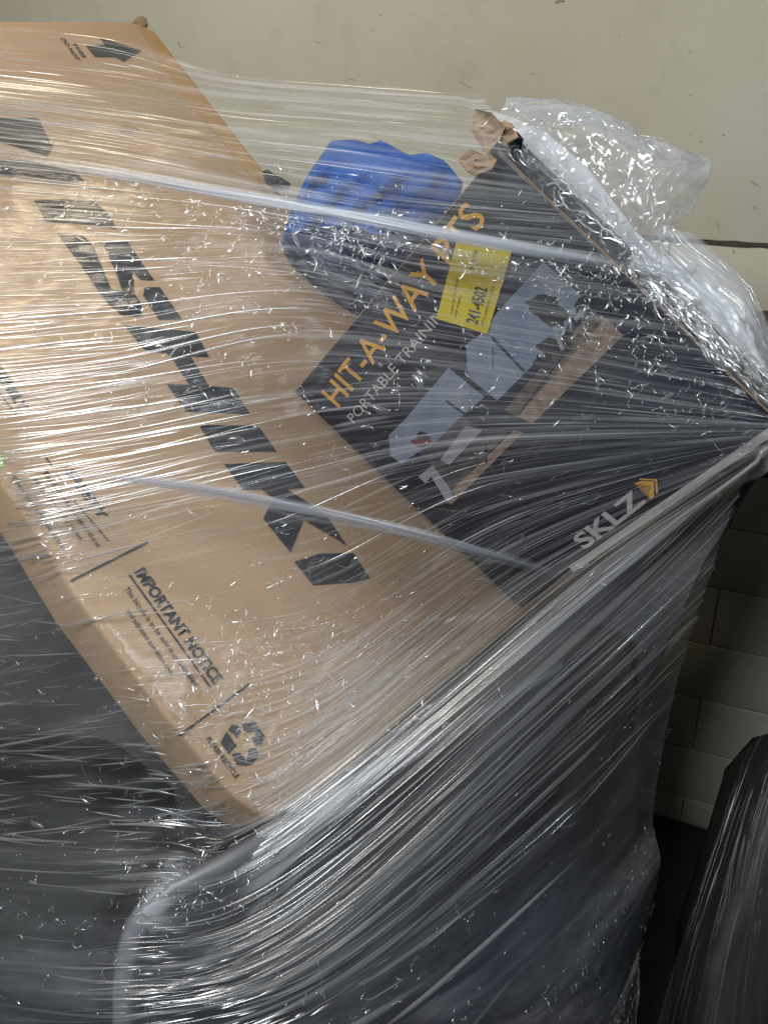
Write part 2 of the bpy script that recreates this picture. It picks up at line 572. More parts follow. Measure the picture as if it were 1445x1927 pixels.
ctext("and adjusted condition only", (237, 1150), (322, 1272), (9, -5.5), .008)
ctext("ASSEMBLY", (-24, 678), (38, 772), (17, -6), .035, 'ink')
ctext("SAFETY", (122, 886), (190, 978), (17, -6), .035, 'ink')
ctext("Always wear a bicycle helmet", (20, 895), (120, 1038), (8.5, -4), .01)
ctext("obey all traffic rules", (62, 900), (152, 1018), (8.5, -4), .01)
ctext("Read all safety instructions", (82, 890), (184, 1030), (8.5, -4), .01)
ctext("THIS", (134, 79), (156, 108), (9, 1), .03, 'ink')
ctext("DO NOT", (114, 71), (144, 112), (9, 1), .03, 'ink')
ctext("PLEASE RECYCLE", (388, 1391), (444, 1466), (8, -6), .02)
z6 = lambda p: Z(p, 4.014, 200, 1030)
rec = [z6([(920, 1385), (950, 1335), (1000, 1345), (1020, 1395), (985, 1440), (960, 1405)]),
       z6([(1030, 1330), (1130, 1318), (1150, 1380), (1075, 1395), (1040, 1380)]),
       z6([(1140, 1345), (1200, 1430), (1170, 1490), (1130, 1500), (1095, 1440), (1120, 1435)]),
       z6([(865, 1475), (910, 1390), (985, 1500), (925, 1560)]),
       z6([(950, 1560), (1010, 1550), (1050, 1600), (1050, 1650), (985, 1640)]),
       z6([(1060, 1620), (1080, 1520), (1140, 1520), (1150, 1570), (1100, 1640), (1055, 1650)])]
link("recycle_mark", poly_print(CARD, rec, .0012), M['ink'], carton)
link("sticker", prism([CARD.at(x, y, .0005) for x, y in [(-60, 800), (0, 851), (10, 878), (-30, 888), (-70, 850)]], cn * .0008), M['green'], carton)
# little tear in the board
link("tear", prism([CARD.at(x, y, .0) for x, y in [(224, 243), (231, 239), (256, 241), (258, 246), (246, 249), (226, 249)]], cn * .004, .001), M['card_raw'], carton)

# ================================================================== BLACK CARTON
bn = BLACK.wn
Tp, Rp, Lp = BLACK.at(935, 283), BLACK.at(1475, 804), BLACK.at(553, 737)
Bp = Rp + (Lp - Tp)
TH2 = .072
bcart = thing("black_carton", "black printed carton with amber and grey lettering, standing on its corner under the film", "carton", Bp - bn * TH2)
link("shell", prism([Tp, Rp, Bp, Lp], -bn * TH2, .003, 2), M['blackcard'], bcart)
def strip3(a, b, w_dir, w, n_dir, h):
    return prism([a, b, b + w_dir * w, a + w_dir * w], n_dir * h)
es = (Rp - Tp) / np.linalg.norm(Rp - Tp)
et = (Tp - Lp) / np.linalg.norm(Tp - Lp)
link("edge_wear_and_fold", strip3(Tp + et * .001 - bn * .002, Rp + et * .001 - bn * .0015, bn, .0013, -et, .002), M['card_raw'], bcart)
link("edge_wear_and_fold", strip3(Lp + bn * .0006 + es * .001, Lp + (Tp - Lp) * .98 + bn * .0006 + es * .001, es, .0010, bn, .0006), M['card_raw'], bcart)
link("edge_wear_and_fold", strip3(Rp + bn * .0006 - et * .002, Rp + (Bp - Rp) * .75 + bn * .0006 - et * .002, -es, .010, bn, .0006), M['greyprint'], bcart)  # pale strip standing in for the white film fold along this edge
def btext(body, p0, p1, cap, bold, mat, name="lettering"):
    link(name, text_on(BLACK, body, p0, p1, cap, .0012, bold), M[mat], bcart)
btext("HIT-A-WAY PTS", (637, 768), (916, 412), (-35, -31), .012, 'orange')
btext("PORTABLE TRAINING STATION", (666, 797), (957, 452), (-15, -14), .0, 'greyprint')
btext("SKLZ", (1100, 1034), (1217, 943), (-27, -21), .03, 'greyprint')
btext("TRAINING", (1083, 800), (1126, 745), (-6, -6), 0, 'dimprint')
btext("THE GAME", (1050, 830), (1092, 782), (-6, -6), 0, 'dimprint')
btext("MECHANICS", (985, 866), (1020, 824), (-6, -6), 0, 'dimprint')
btext("OF THE", (1007, 864), (1032, 836), (-6, -6), 0, 'dimprint')
z7 = lambda p: Z(p, 5.558, 1040, 820)
link("chevron_mark", poly_print(BLACK, [z7([(850, 500), (930, 470), (1055, 478), (1055, 640), (1015, 665), (1000, 610), (1035, 525)]),
                                        z7([(905, 445), (1085, 455), (1098, 595), (1075, 610), (1070, 470), (905, 460)])], .0012), M['orange'], bcart)
z1 = lambda p: Z(p, 2.89, 700, 460)
def bprint(name, polys, mat, off=.0010):
    for p in polys:
        link(name, poly_print(BLACK, [z1(p)], off), M[mat], bcart)
bprint("photo_print", [[(930, 95), (1150, 290), (1100, 380), (1010, 520), (820, 710), (680, 850), (520, 720), (510, 545), (600, 480), (680, 370)],
                       [(415, 670), (610, 830), (490, 930), (330, 1090), (250, 1130), (160, 1190), (100, 1150), (90, 1040), (180, 950), (340, 760)]], 'skyprint')
bprint("photo_print", [[(330, 1092), (490, 932), (600, 1000), (745, 1015), (590, 1190), (430, 1340), (340, 1210), (255, 1132)]], 'dimfieldprint', .0012)
bprint("photo_print", [[(1190, 370), (1270, 400), (790, 945), (720, 900), (900, 690)]], 'fieldprint', .0013)
bprint("photo_print", [[(1270, 400), (1365, 495), (870, 975), (790, 935)]], 'dirtprint', .0016)
bprint("photo_print", [[(395, 1400), (430, 1415), (820, 1020), (770, 1010), (590, 1190), (430, 1340)]], 'dirtprint', .0016)
def blob(cx, cy, rx, ry, n, seed, jag=.3):
    r = random.Random(seed)
    return [(cx + rx * math.cos(i / n * 6.283) * (1 + jag * r.uniform(-1, 1)), cy + ry * math.sin(i / n * 6.283) * (1 + jag * r.uniform(-1, 1))) for i in range(n)]
bprint("photo_print", [blob(935, 330, 95, 62, 16, 1), blob(990, 395, 75, 55, 14, 2), blob(1150, 330, 45, 40, 12, 3)], 'treeprint', .0018)
bprint("photo_print", [blob(1000, 560, 95, 55, 16, 4), blob(930, 640, 60, 45, 14, 5), line_px((650, 505), (835, 700), 14), line_px((655, 560), (655, 680), 4), line_px((400, 850), (520, 935), 12), blob(630, 860, 55, 26, 12, 8), line_px((612, 1030), (620, 1190), 12), line_px((800, 920), (1040, 600), 10)], 'treeprint', .0020)
bprint("photo_print", [line_px((990, 445), (1035, 575), 22), [(510, 985), (600, 1010), (420, 1200), (370, 1170)], [(250, 1262), (330, 1200), (425, 1330), (440, 1390), (405, 1400), (322, 1262), (290, 1300)], line_px((1100, 410), (1165, 345), 26)], 'paleprint', .0022)
bprint("photo_print", [blob(268, 1075, 52, 22, 12, 6)], 'redprint', .0022)
bprint("photo_print", [blob(270, 1035, 30, 18, 12, 7), blob(280, 1050, 40, 10, 12, 9)], 'treeprint', .0024)
# yellow shipping label
lab = [(859, 455), (965, 466), (917, 628), (821, 599)]
label = link("shipping_label", prism([BLACK.at(x, y, .0024) for x, y in lab], bn * .0008), M['yellow'], bcart)
def ltext(body, p0, p1, cap, bold):
    o = link("lettering", text_on(BLACK, body, p0, p1, cap, .0042, bold), M['ink_small'], label)
    o.matrix_parent_inverse = label.matrix_world.inverted()
ltext("241-4502", (897, 611), (916, 543), (-22, -6), .02)
ltext("5 278", (889, 508), (899, 472), (-7, -2), 0)
ltext("COUNTRY OF ORIGIN", (851, 590), (862, 525), (-4, -1), 0)
ltext("SHIP MARKS", (858, 598), (868, 555), (-4, -1), 0)
ltext("CARTON CODE NO", (913, 600), (934, 520), (-4, -1), 0)
ltext("QTY", (908, 612), (911, 600), (-4, -1), 0)
label.matrix_world  # noqa
# torn cardboard flaps at the top corner
def crumple_sheet(outline, depth, seed, amp, n=9, thick=.002):
    """an uneven torn sheet: fan of points with different heights, closed by a second layer"""
    r = random.Random(seed)
    cx = sum(p[0] for p in outline) / len(outline); cy = sum(p[1] for p in outline) / len(outline)
    vs, fs = [], []
    ring = []
    for k, f in enumerate((1.0, .62, .3)):
        for (x, y) in outline:
            vs.append(at(cx + (x - cx) * f + r.uniform(-3, 3) * (k > 0), cy + (y - cy) * f + r.uniform(-3, 3) * (k > 0), depth + r.uniform(-amp, amp)))
    vs.append(at(cx, cy, depth + r.uniform(-amp, amp)))
    n = len(outline)
    for k in range(2):
        for i in range(n):
            j = (i + 1) % n
            fs.append((k * n + i, k * n + j, (k + 1) * n + j, (k + 1) * n + i))
    for i in range(n):
        fs.append((2 * n + i, 2 * n + (i + 1) % n, 3 * n))
    back = R_[2] * -thick
    m = len(vs)
    vs += [v + back for v in vs]
    fs += [tuple(m + i for i in f[::-1]) for f in fs]
    for i in range(n):
        j = (i + 1) % n
        fs.append((i, m + i, m + j, j))
    return mesh_from(vs, fs)
link("torn_flap", crumple_sheet([(893, 205), (925, 212), (950, 240), (940, 262), (915, 290), (897, 262), (888, 245)], 1.035, 3, .0035), M['card_raw'], bcart)
link("torn_flap", crumple_sheet([(862, 300), (885, 280), (915, 285), (935, 300), (925, 318), (893, 330), (880, 322)], 1.03, 4, .003), M['card_raw'], bcart)
link("torn_flap", crumple_sheet([(930, 240), (950, 226), (968, 238), (975, 258), (950, 275), (934, 262)], 1.04, 5, .006), M['card_raw'], bcart)
link("bent_corner", crumple_sheet([(905, 260), (930, 228), (962, 232), (985, 262), (975, 300), (935, 312), (912, 290)], 1.055, 9, .008), M['blackcard'], bcart)

# ================================================================== OTHER LOAD
def soft_blob(outline, d_edge, bulge, back, seed, amp, n_r=14):
    """closed lump of cloth: outline with its own distance, folded front, rounded back"""
    cx = sum(p[0] for p in outline) / len(outline); cy = sum(p[1] for p in outline) / len(outline)
    m = 64
    P = []
    nn = len(outline)
    for i in range(m):
        t = i / m * nn; a = int(t); f = t - a
        p, q = outline[a % nn], outline[(a + 1) % nn]
        P.append((p[0] + (q[0] - p[0]) * f, p[1] + (q[1] - p[1]) * f))
    vs, fs = [], []
    for side in (1, -1):
        for r in range(n_r):
            f = math.cos(r / n_r * math.pi / 2)
            hgt = math.sin(r / n_r * math.pi / 2)
            for (x, y) in P:
                X, Y = cx + (x - cx) * f, cy + (y - cy) * f
                w = np.array([fbm(np.array([X / 40 + seed]), np.array([Y / 75.0]), 3, seed)[0] - .45])
                ridge = abs(math.sin(X / 23 + 3 * math.sin(Y / 60)))
                dd = d_edge(X, Y) - (bulge * hgt + amp * (w[0] * 2 + .5 * ridge) * min(1, hgt * 3)) if side == 1 else d_edge(X, Y) + back * hgt
                vs.append(at(X, Y, dd))
        vs.append(at(cx, cy, d_edge(cx, cy) - bulge if side == 1 else d_edge(cx, cy) + back))
    blk = n_r * m + 1
    for s in range(2):
        o = s * blk
        for r in range(n_r - 1):
            for i in range(m):
                j = (i + 1) % m
                q = (o + r * m + i, o + r * m + j, o + (r + 1) * m + j, o + (r + 1) * m + i)
                fs.append(q if s == 0 else q[::-1])
        for i in range(m):
            q = (o + (n_r - 1) * m + i, o + (n_r - 1) * m + (i + 1) % m, o + n_r * m)
            fs.append(q if s == 0 else q[::-1])
    for i in range(m):
        j = (i + 1) % m
        fs.append((i, blk + i, blk + j, j))
    me = mesh_from(vs, fs, True)
    bm = bmesh.new(); bm.from_mesh(me); bmesh.ops.recalc_face_normals(bm, faces=bm.faces); bm.to_mesh(me); bm.free()
    return me
tarp = link("blue_tarp", soft_blob([(606, 290), (622, 265), (668, 262), (696, 271), (716, 263), (770, 292), (803, 287), (838, 303), (872, 345), (845, 470), (760, 600), (680, 640), (600, 560), (540, 500), (528, 470), (545, 400), (578, 330)],
                                   lambda x, y: 1.415 + max(0, y - 325) * .00050 + max(0, 325 - y) * .0008, .040, .10, 5, .036), M['tarp'])
tarp['label'] = "crumpled bright blue tarp stuffed between the brown carton and the black carton"
tarp['category'] = "tarp"
link("tarp_shaded_part", soft_blob([(540, 440), (640, 425), (740, 430), (800, 440), (790, 540), (720, 610), (670, 600), (600, 548), (545, 495), (530, 468)],
                                 lambda x, y: 1.372 + max(0, y - 325) * .00055, .040, .09, 9, .022), M['tarpshade'], tarp)  # added dark lump: shade on the lower tarp put into its colour


tuft = link("fabric_scrap", crumple_sheet([(494, 322), (505, 319), (514, 326), (530, 334), (548, 346), (540, 360), (516, 356), (500, 345)], 1.50, 6, .01), M['ink'])
tuft['label'] = "small black fabric scrap poking out beside the edge of the brown carton"
tuft['category'] = "scrap"

fwd = -R_[2]
def slab(name, label_, cat, pts, ext, mat, bev=.006):
    o = link(name, prism([at(*p) for p in pts], ext, bev, 3), mat)
    o['label'] = label_; o['category'] = cat
    return o
hfwd = np.array([0, 1.0, 0])
slab("foam_block", "white foam block standing behind the black carton under crumpled clear film", "foam block",
     [(972, 236, 1.115), (1020, 240, 1.125), (1110, 318, 1.13), (1215, 455, 1.14), (1290, 520, 1.15), (1370, 560, 1.17), (1420, 640, 1.165), (1475, 745, 1.15), (1450, 900, 1.17), (1150, 1000, 1.30), (960, 700, 1.26)], hfwd * .46, M['white'], .015)  # unseen depth extended backwards so the block shades the wall

# dark container with the rounded corner at the bottom
binn = thing("plastic_bin", "large charcoal plastic bin with rounded corner and grey rim, at the bottom of the load", "bin", at(700, 2100, 1.2))
outl = [(212, 2300, 1.0), (212, 1860, 1.0), (219, 1790, 1.0), (238, 1730, 1.0), (270, 1685, 1.005), (325, 1645, 1.01), (420, 1600, 1.02), (1060, 1240, 1.18), (1180, 1190, 1.33), (1212, 1330, 1.42), (1190, 1700, 1.42), (1140, 2300, 1.38)]
link("shell", prism([at(*p) for p in outl], fwd * .45, .012, 3), M['darkbin'], binn)
rim_o = outl[0:8]
def band(pts3, inward, w, lift, th):
    vs = []; fs = []
    n = len(pts3)
    for i, p in enumerate(pts3):
        q = inward[i]
        d = (q - p) / np.linalg.norm(q - p)
        f = -R_[2] * -lift
        a = p + R_[2] * lift; b = p + d * w + R_[2] * lift
        vs += [a, b, b + R_[2] * th - d * w * .25, a + R_[2] * th + d * w * .25]
    for i in range(n - 1):
        o = i * 4
        for k in range(4):
            fs.append((o + k, o + (k + 1) % 4, o + 4 + (k + 1) % 4, o + 4 + k))
    fs.append((0, 1, 2, 3)); fs.append(tuple((n - 1) * 4 + k for k in (3, 2, 1, 0)))
    me = mesh_from(vs, fs, True)
    bm = bmesh.new(); bm.from_mesh(me); bmesh.ops.recalc_face_normals(bm, faces=bm.faces); bm.to_mesh(me); bm.free()
    return me
cin = at(520, 2000, 1.02)
link("rim", band([at(*p) for p in rim_o], [cin] * len(rim_o), .030, .004, .010), M['binrim'], binn)

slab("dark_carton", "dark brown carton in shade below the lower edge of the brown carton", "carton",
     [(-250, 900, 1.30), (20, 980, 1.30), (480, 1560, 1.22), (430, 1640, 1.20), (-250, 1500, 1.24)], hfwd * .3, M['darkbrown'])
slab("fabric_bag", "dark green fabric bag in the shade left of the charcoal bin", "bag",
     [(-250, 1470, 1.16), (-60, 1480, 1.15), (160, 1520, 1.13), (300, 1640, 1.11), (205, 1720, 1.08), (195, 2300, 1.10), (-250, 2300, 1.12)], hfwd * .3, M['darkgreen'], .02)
slab("black_box", "plain black box in deep shade under the black printed carton", "box",
     [(990, 1190, 1.52), (1100, 1120, 1.46), (1432, 888, 1.28), (1328, 1065, 1.31), (1218, 1300, 1.385), (1190, 1560, 1.43), (900, 1560, 1.50)], fwd * .50, M['darkbin'], .006)  # unseen depth stretched towards the wall to keep lamp light off it
slab("blue_box", "dark navy blue box at the lower end of the wrapped load", "box",
     [(820, 2020, 1.12), (960, 1850, 1.17), (1090, 1730, 1.24), (1195, 1660, 1.38), (1212, 1740, 1.38), (1178, 1820, 1.38), (1110, 2300, 1.34), (820, 2300, 1.14)], hfwd * .12, M['navy'], .006)

# ================================================================== STRETCH FILM
def inside(poly, X, Y):
    r = np.zeros(X.shape, bool)
    n = len(poly)
    for i in range(n):
        x0, y0 = poly[i]; x1, y1 = poly[(i + 1) % n]
        if y0 == y1: continue
        c = ((y0 > Y) != (y1 > Y)) & (X < (x1 - x0) * (Y - y0) / (y1 - y0) + x0)
        r ^= c
    return r
# taut film over the load: along each turn it bridges the hollows between the high points
GX = np.arange(-120, 1500, 12.0); GY = np.arange(0, 1700, 12.0)
XX, YY = np.meshgrid(GX, GY)
def disp(pl):
    rx = (XX - CX) / FOC; ry = (CY - YY) / FOC
    return (pl.n[0] * rx + pl.n[1] * ry - pl.n[2]) / pl.k
q = np.full(XX.shape, 1 / 1.75)
q = np.where(inside(front, XX, YY), disp(CARD), q)
low = [(-400, 900), (20, 990), (470, 1570), (300, 1640), (-400, 1700)]
q = np.where(inside(low, XX, YY), np.maximum(q, 1 / 1.17), q)
q = np.where(inside([(618, 262), (850, 300), (760, 600), (530, 470)], XX, YY), np.maximum(q, 1 / 1.345), q)
blk = [(880, 165), (970, 200), (1478, 790), (1478, 820), (985, 1150), (553, 737), (860, 320)]
q = np.where(inside(blk, XX, YY), disp(BLACK), q)
hullq = q.copy()
for r in range(hullq.shape[0]):
    row = q[r]
    hst = []
    for i in range(len(row)):
        while len(hst) >= 2:
            a, b = hst[-2], hst[-1]
            if (row[b] - row[a]) * (i - a) <= (row[i] - row[a]) * (b - a): hst.pop()
            else: break
        hst.append(i)
    hullq[r] = np.interp(np.arange(len(row)), hst, row[hst])
for _ in range(3):
    pad = np.pad(hullq, 2, mode='edge')
    sm = sum(pad[i:i + hullq.shape[0], j:j + hullq.shape[1]] for i in range(5) for j in range(5)) / 25
    hullq = np.maximum(sm, q)
def hull_depth(px, py):
    fx = np.clip((px - GX[0]) / 12.0, 0, len(GX) - 1.001); fy = np.clip((py - GY[0]) / 12.0, 0, len(GY) - 1.001)
    i = fx.astype(int); j = fy.astype(int); a = fx - i; b = fy - j
    v = (hullq[j, i] * (1 - a) + hullq[j, i + 1] * a) * (1 - b) + (hullq[j + 1, i] * (1 - a) + hullq[j + 1, i + 1] * a) * b
    return 1 / v - .009

def catmull(P, t):
    """P: (n, ...) control values, t in 0..1 array"""
    n = len(P)
    s = np.clip(t, 0, 1) * (n - 1)
    i = np.minimum(s.astype(int), n - 2)
    f = s - i
    g = lambda k: P[np.clip(k, 0, n - 1)]
    p0, p1, p2, p3 = g(i - 1), g(i), g(i + 1), g(i + 2)
    f = f.reshape(f.shape + (1,) * (P.ndim - 1))
    return .5 * ((2 * p1) + (-p0 + p2) * f + (2 * p0 - 5 * p1 + 4 * p2 - p3) * f ** 2 + (-p0 + 3 * p1 - 3 * p2 + p3) * f ** 3)

class Patch:
    """a piece of film: guide lines along the pull direction, each with its own distances"""
    def __init__(self, guides, lift=0.0, amp=.0012, wl=(.5, 26), seed=1, crumple=0.0):
        G = []
        for g in guides:
            row = []
            for p in g:
                d = p[2] if len(p) > 2 else None
                row.append((p[0], p[1], np.nan if d is None else d))
            G.append(row)
        G = np.array(G, float)
        self.auto = np.isnan(G[:, :, 2]).any()
        m = np.isnan(G[:, :, 2])
        dd = hull_depth(G[:, :, 0], G[:, :, 1])
        self.expl = (~m).astype(float)
        G[:, :, 2] = np.where(m, dd, G[:, :, 2])
        self.G = G; self.lift = lift; self.amp = amp; self.wl = wl; self.seed = seed; self.crumple = crumple
        c = self.flat(np.array([.5, .5, 0., 1.]), np.array([0., 1., .5, .5]))
        self.lu = float(np.linalg.norm(c[3] - c[2])); self.lv = float(np.linalg.norm(c[1] - c[0]))
    def px(self, u, v):
        u = np.asarray(u, float); v = np.asarray(v, float)
        n = self.G.shape[1]
        # along v for each control column, then along u
        A = catmull(self.G, v)                       # (N, ncol, 3)
        E = catmull(self.expl, v)
        s = np.clip(u, 0, 1) * (n - 1)
        i = np.minimum(s.astype(int), n - 2); f = (s - i)[:, None]
        idx = np.arange(len(u))
        g = lambda k: A[idx, np.clip(k, 0, n - 1)]
        p0, p1, p2, p3 = g(i - 1), g(i), g(i + 1), g(i + 2)
        o = .5 * ((2 * p1) + (-p0 + p2) * f + (2 * p0 - 5 * p1 + 4 * p2 - p3) * f ** 2 + (-p0 + 3 * p1 - 3 * p2 + p3) * f ** 3)
        e = E[idx, i] * (1 - f[:, 0]) + E[idx, np.clip(i + 1, 0, n - 1)] * f[:, 0]
        return o, np.clip(e, 0, 1)
    def flat(self, u, v):
        o, e = self.px(u, v)
        d = o[:, 2]
        if self.auto:
            d = e * d + (1 - e) * hull_depth(o[:, 0], o[:, 1])
        d = d - self.lift
        c = np.stack([(o[:, 0] - CX) / FOC * d, (CY - o[:, 1]) / FOC * d, -d], 1)
        return to_world(c)
    def disp(self, u, v):
        a = fbm(u * self.wl[0] * 4 + self.seed, v * self.wl[1] + 2.2 * vnoise(u * 3, v * 3, self.seed), 3, self.seed) - .45
        a = 1.0 - np.abs(a * 4.5)
        h = self.amp * a
        if self.crumple > 0:
            w = fbm(u * 9 + self.seed, v * 6, 4, self.seed + 5)
            w2 = fbm(u * 5 - self.seed, v * 9, 3, self.seed + 9)
            h = h + self.crumple * ((1 - np.abs(w - .47) * 6) + (1 - np.abs(w2 - .45) * 5))
        return h
    def surf(self, u, v, extra=0.0):
        e = 2e-3
        p = self.flat(u, v)
        pu = self.flat(np.clip(u + e, 0, 1), v) - self.flat(np.clip(u - e, 0, 1), v)
        pv = self.flat(u, np.clip(v + e, 0, 1)) - self.flat(u, np.clip(v - e, 0, 1))
        n = np.cross(pu, pv)
        n /= np.linalg.norm(n, axis=1)[:, None] + 1e-12
        s = np.sign(((np.array(CAM) - p) * n).sum(1)); s[s == 0] = 1
        n = n * s[:, None]
        return p + n * (self.disp(u, v) + extra)[:, None], n
    def mesh(self, nu, nv):
        u, v = np.meshgrid(np.linspace(0, 1, nu), np.linspace(0, 1, nv))
        P, N = self.surf(u.ravel(), v.ravel())
        ii = np.arange(nu * nv).reshape(nv, nu)
        F = np.stack([ii[:-1, :-1], ii[:-1, 1:], ii[1:, 1:], ii[1:, :-1]], -1).reshape(-1, 4)
        me = fast_mesh(P, F)
        uvl = me.uv_layers.new(name="UVMap")
        uv = np.stack([u.ravel() * self.lu, v.ravel() * self.lv], 1)[F.ravel()]
        uvl.data.foreach_set("uv", uv.ravel())
        return me

def fast_mesh(P, F, smooth=True):
    me = bpy.data.meshes.new("mesh")
    k = F.shape[1]
    me.vertices.add(len(P)); me.vertices.foreach_set("co", np.asarray(P, np.float32).ravel())
    me.loops.add(F.size); me.loops.foreach_set("vertex_index", F.astype(np.int32).ravel())
    me.polygons.add(len(F))
    me.polygons.foreach_set("loop_start", np.arange(len(F), dtype=np.int32) * k)
    me.polygons.foreach_set("loop_total", np.full(len(F), k, np.int32))
    me.update(calc_edges=True)
    me.validate()
    if smooth:
        me.polygons.foreach_set("use_smooth", np.ones(len(me.polygons), bool))
    return me

class Folds:
    """collects fold ridges (narrow raised creases of film)"""
    def __init__(self):
        self.P = []; self.F = []; self.T = []; self.n = 0
    def add(self, pts, nrm, w, h, thick):
        """pts,nrm: (K,3); w,h: (K,) ; thick scalar"""
        K = len(pts)
        tan = np.gradient(pts, axis=0)
        tan /= np.linalg.norm(tan, axis=1)[:, None] + 1e-12
        a = np.cross(nrm, tan)
        L = pts - a * w[:, None]; Rr = pts + a * w[:, None]
        T1 = pts - a * (w * .42)[:, None] + nrm * h[:, None]
        T2 = pts + a * (w * .42)[:, None] + nrm * h[:, None]
        V = np.stack([L, T1, T2, Rr], 1).reshape(-1, 3)
        i = np.arange(K - 1)[:, None] * 4 + np.arange(3)[None, :]
        F = np.stack([i, i + 1, i + 5, i + 4], -1).reshape(-1, 4) + self.n
        self.P.append(V); self.F.append(F)
        tt = np.full(K, thick) * np.clip(np.minimum(np.arange(K), np.arange(K)[::-1]) / max(1, K * .22), .15, 1)
        self.T.append(np.repeat(tt, 4)); self.n += len(V)
    def build(self, name, mat, parent):
        me = fast_mesh(np.concatenate(self.P), np.concatenate(self.F))
        at_ = me.attributes.new('thick', 'FLOAT', 'POINT')
        at_.data.foreach_set('value', np.concatenate(self.T).astype(np.float32))
        o = link(name, me, mat, parent)
        o['kind'] = 'stuff'
        return o

def streaks(fo, patch, count, seed, length=(.05, .35), width=(.0003, .0011), dens=None, thick=(.15, 1.0), wob=.006, K=12, lift=.0010, slant=0.0):
    r = np.random.default_rng(seed)
    made = 0; tries = 0
    while made < count and tries < count * 12:
        tries += 1
        u0, v0 = r.random(), r.random()
        if dens is not None and r.random() > dens(u0, v0): continue
        L = length[0] + (length[1] - length[0]) * r.random() ** 2
        u = u0 + (np.linspace(-.5, .5, K)) * L
        u = np.clip(u, 0, 1)
        if u[-1] - u[0] < .015: continue
        ph = r.random() * 6.28
        v = v0 + wob * (np.sin(u * 7 + ph) - math.sin(u0 * 7 + ph)) + slant * (r.random() - .5) * (u - u0)
        v = np.clip(v, 0, 1)
        p, n = patch.surf(u, v, lift)
        prof = np.sin(np.linspace(.06, .94, K) * math.pi) ** .7
        w = (width[0] + (width[1] - width[0]) * r.random() ** 2.2) * prof
        fo.add(p, n, w, w * r.uniform(.5, 1.1), thick[0] + (thick[1] - thick[0]) * r.random() ** 1.6)
        made += 1

def flecks(fo, patch, count, seed, size=(.003, .014), dens=None, thick=(.4, 1.0), width=(.0003, .0011), K=7, lift=.0012):
    r = np.random.default_rng(seed)
    made = 0; tries = 0
    while made < count and tries < count * 15:
        tries += 1
        u0, v0 = r.random(), r.random()
        if dens is not None and r.random() > dens(u0, v0): continue
        p0, n0 = patch.surf(np.array([u0, min(u0 + .004, 1)]), np.array([v0, v0]), lift)
        if np.linalg.norm(p0[1] - p0[0]) < 1e-7: continue
        n = n0[0]
        tu = (p0[1] - p0[0]); tu /= np.linalg.norm(tu)
        tv = np.cross(n, tu)
        s = size[0] + (size[1] - size[0]) * r.random() ** 2.5
        ang = r.normal(0, .9); curl = r.normal(0, 1.5)
        a = ang + curl * np.linspace(-.5, .5, K) + (r.normal(0, .5, K).cumsum() * .5)
        st_ = s / (K - 1)
        x = np.concatenate([[0], np.cumsum(np.cos(a[:-1]) * st_)]); y = np.concatenate([[0], np.cumsum(np.sin(a[:-1]) * st_)])
        pts = p0[0] + x[:, None] * tu + y[:, None] * tv + n * .0012
        prof = np.sin(np.linspace(.08, .92, K) * math.pi) ** .8
        w = (width[0] + (width[1] - width[0]) * r.random() ** 2) * prof * (.5 + s / size[1])
        tilt = n + r.normal(0, .35, 3); tilt /= np.linalg.norm(tilt)
        fo.add(pts, np.repeat(tilt[None], K, 0), w, w * r.uniform(.4, 1.0), thick[0] + (thick[1] - thick[0]) * r.random())
        made += 1

def crinkles(fo, patch, count, seed, seg=(.003, .011), nseg=(3, 8), dens=None, thick=(.35, 1.0), width=(.0003, .0012), facet=.5, lift=.0014):
    """joined creases: bent lines that meet at sharp corners, with small folded facets beside them"""
    r = np.random.default_rng(seed)
    made = 0; tries = 0
    while made < count and tries < count * 15:
        tries += 1
        u0, v0 = r.random(), r.random()
        if dens is not None and r.random() > dens(u0, v0): continue
        p0, n0 = patch.surf(np.array([u0, min(u0 + .004, 1)]), np.array([v0, v0]), lift)
        if np.linalg.norm(p0[1] - p0[0]) < 1e-7: continue
        n = n0[0]
        tu = (p0[1] - p0[0]); tu /= np.linalg.norm(tu)
        tv = np.cross(n, tu)
        ang = r.normal(0, .6)
        q = np.zeros(2); th = thick[0] + (thick[1] - thick[0]) * r.random()
        for k in range(r.integers(nseg[0], nseg[1])):
            L = r.uniform(*seg)
            ang += r.normal(0, .55) if r.random() < .65 else r.normal(0, 1.8)
            bow = r.normal(0, .18)
            t = np.linspace(0, 1, 6)
            x = q[0] + L * (t * math.cos(ang) - bow * np.sin(t * math.pi) * math.sin(ang))
            y = q[1] + L * (t * math.sin(ang) + bow * np.sin(t * math.pi) * math.cos(ang))
            pts = p0[0] + x[:, None] * tu + y[:, None] * tv + n * (.0012 + .0008 * np.sin(t * math.pi))[:, None]
            tilt = n + r.normal(0, .4, 3); tilt /= np.linalg.norm(tilt)
            N = np.repeat(tilt[None], 6, 0)
            w = (width[0] + (width[1] - width[0]) * r.random() ** 2) * (.35 + .65 * np.sin(np.linspace(.1, .9, 6) * math.pi))
            fo.add(pts, N, w, w * r.uniform(.4, 1.0), th * r.uniform(.4, 1))
            if r.random() < facet:
                wf = L * r.uniform(.12, .32) * np.linspace(1, .1, 6) ** .8
                fo.add(pts + n * .0004, N, wf, wf * r.uniform(.05, .3), r.uniform(.08, .35))
            q = np.array([x[-1], y[-1]])
        made += 1

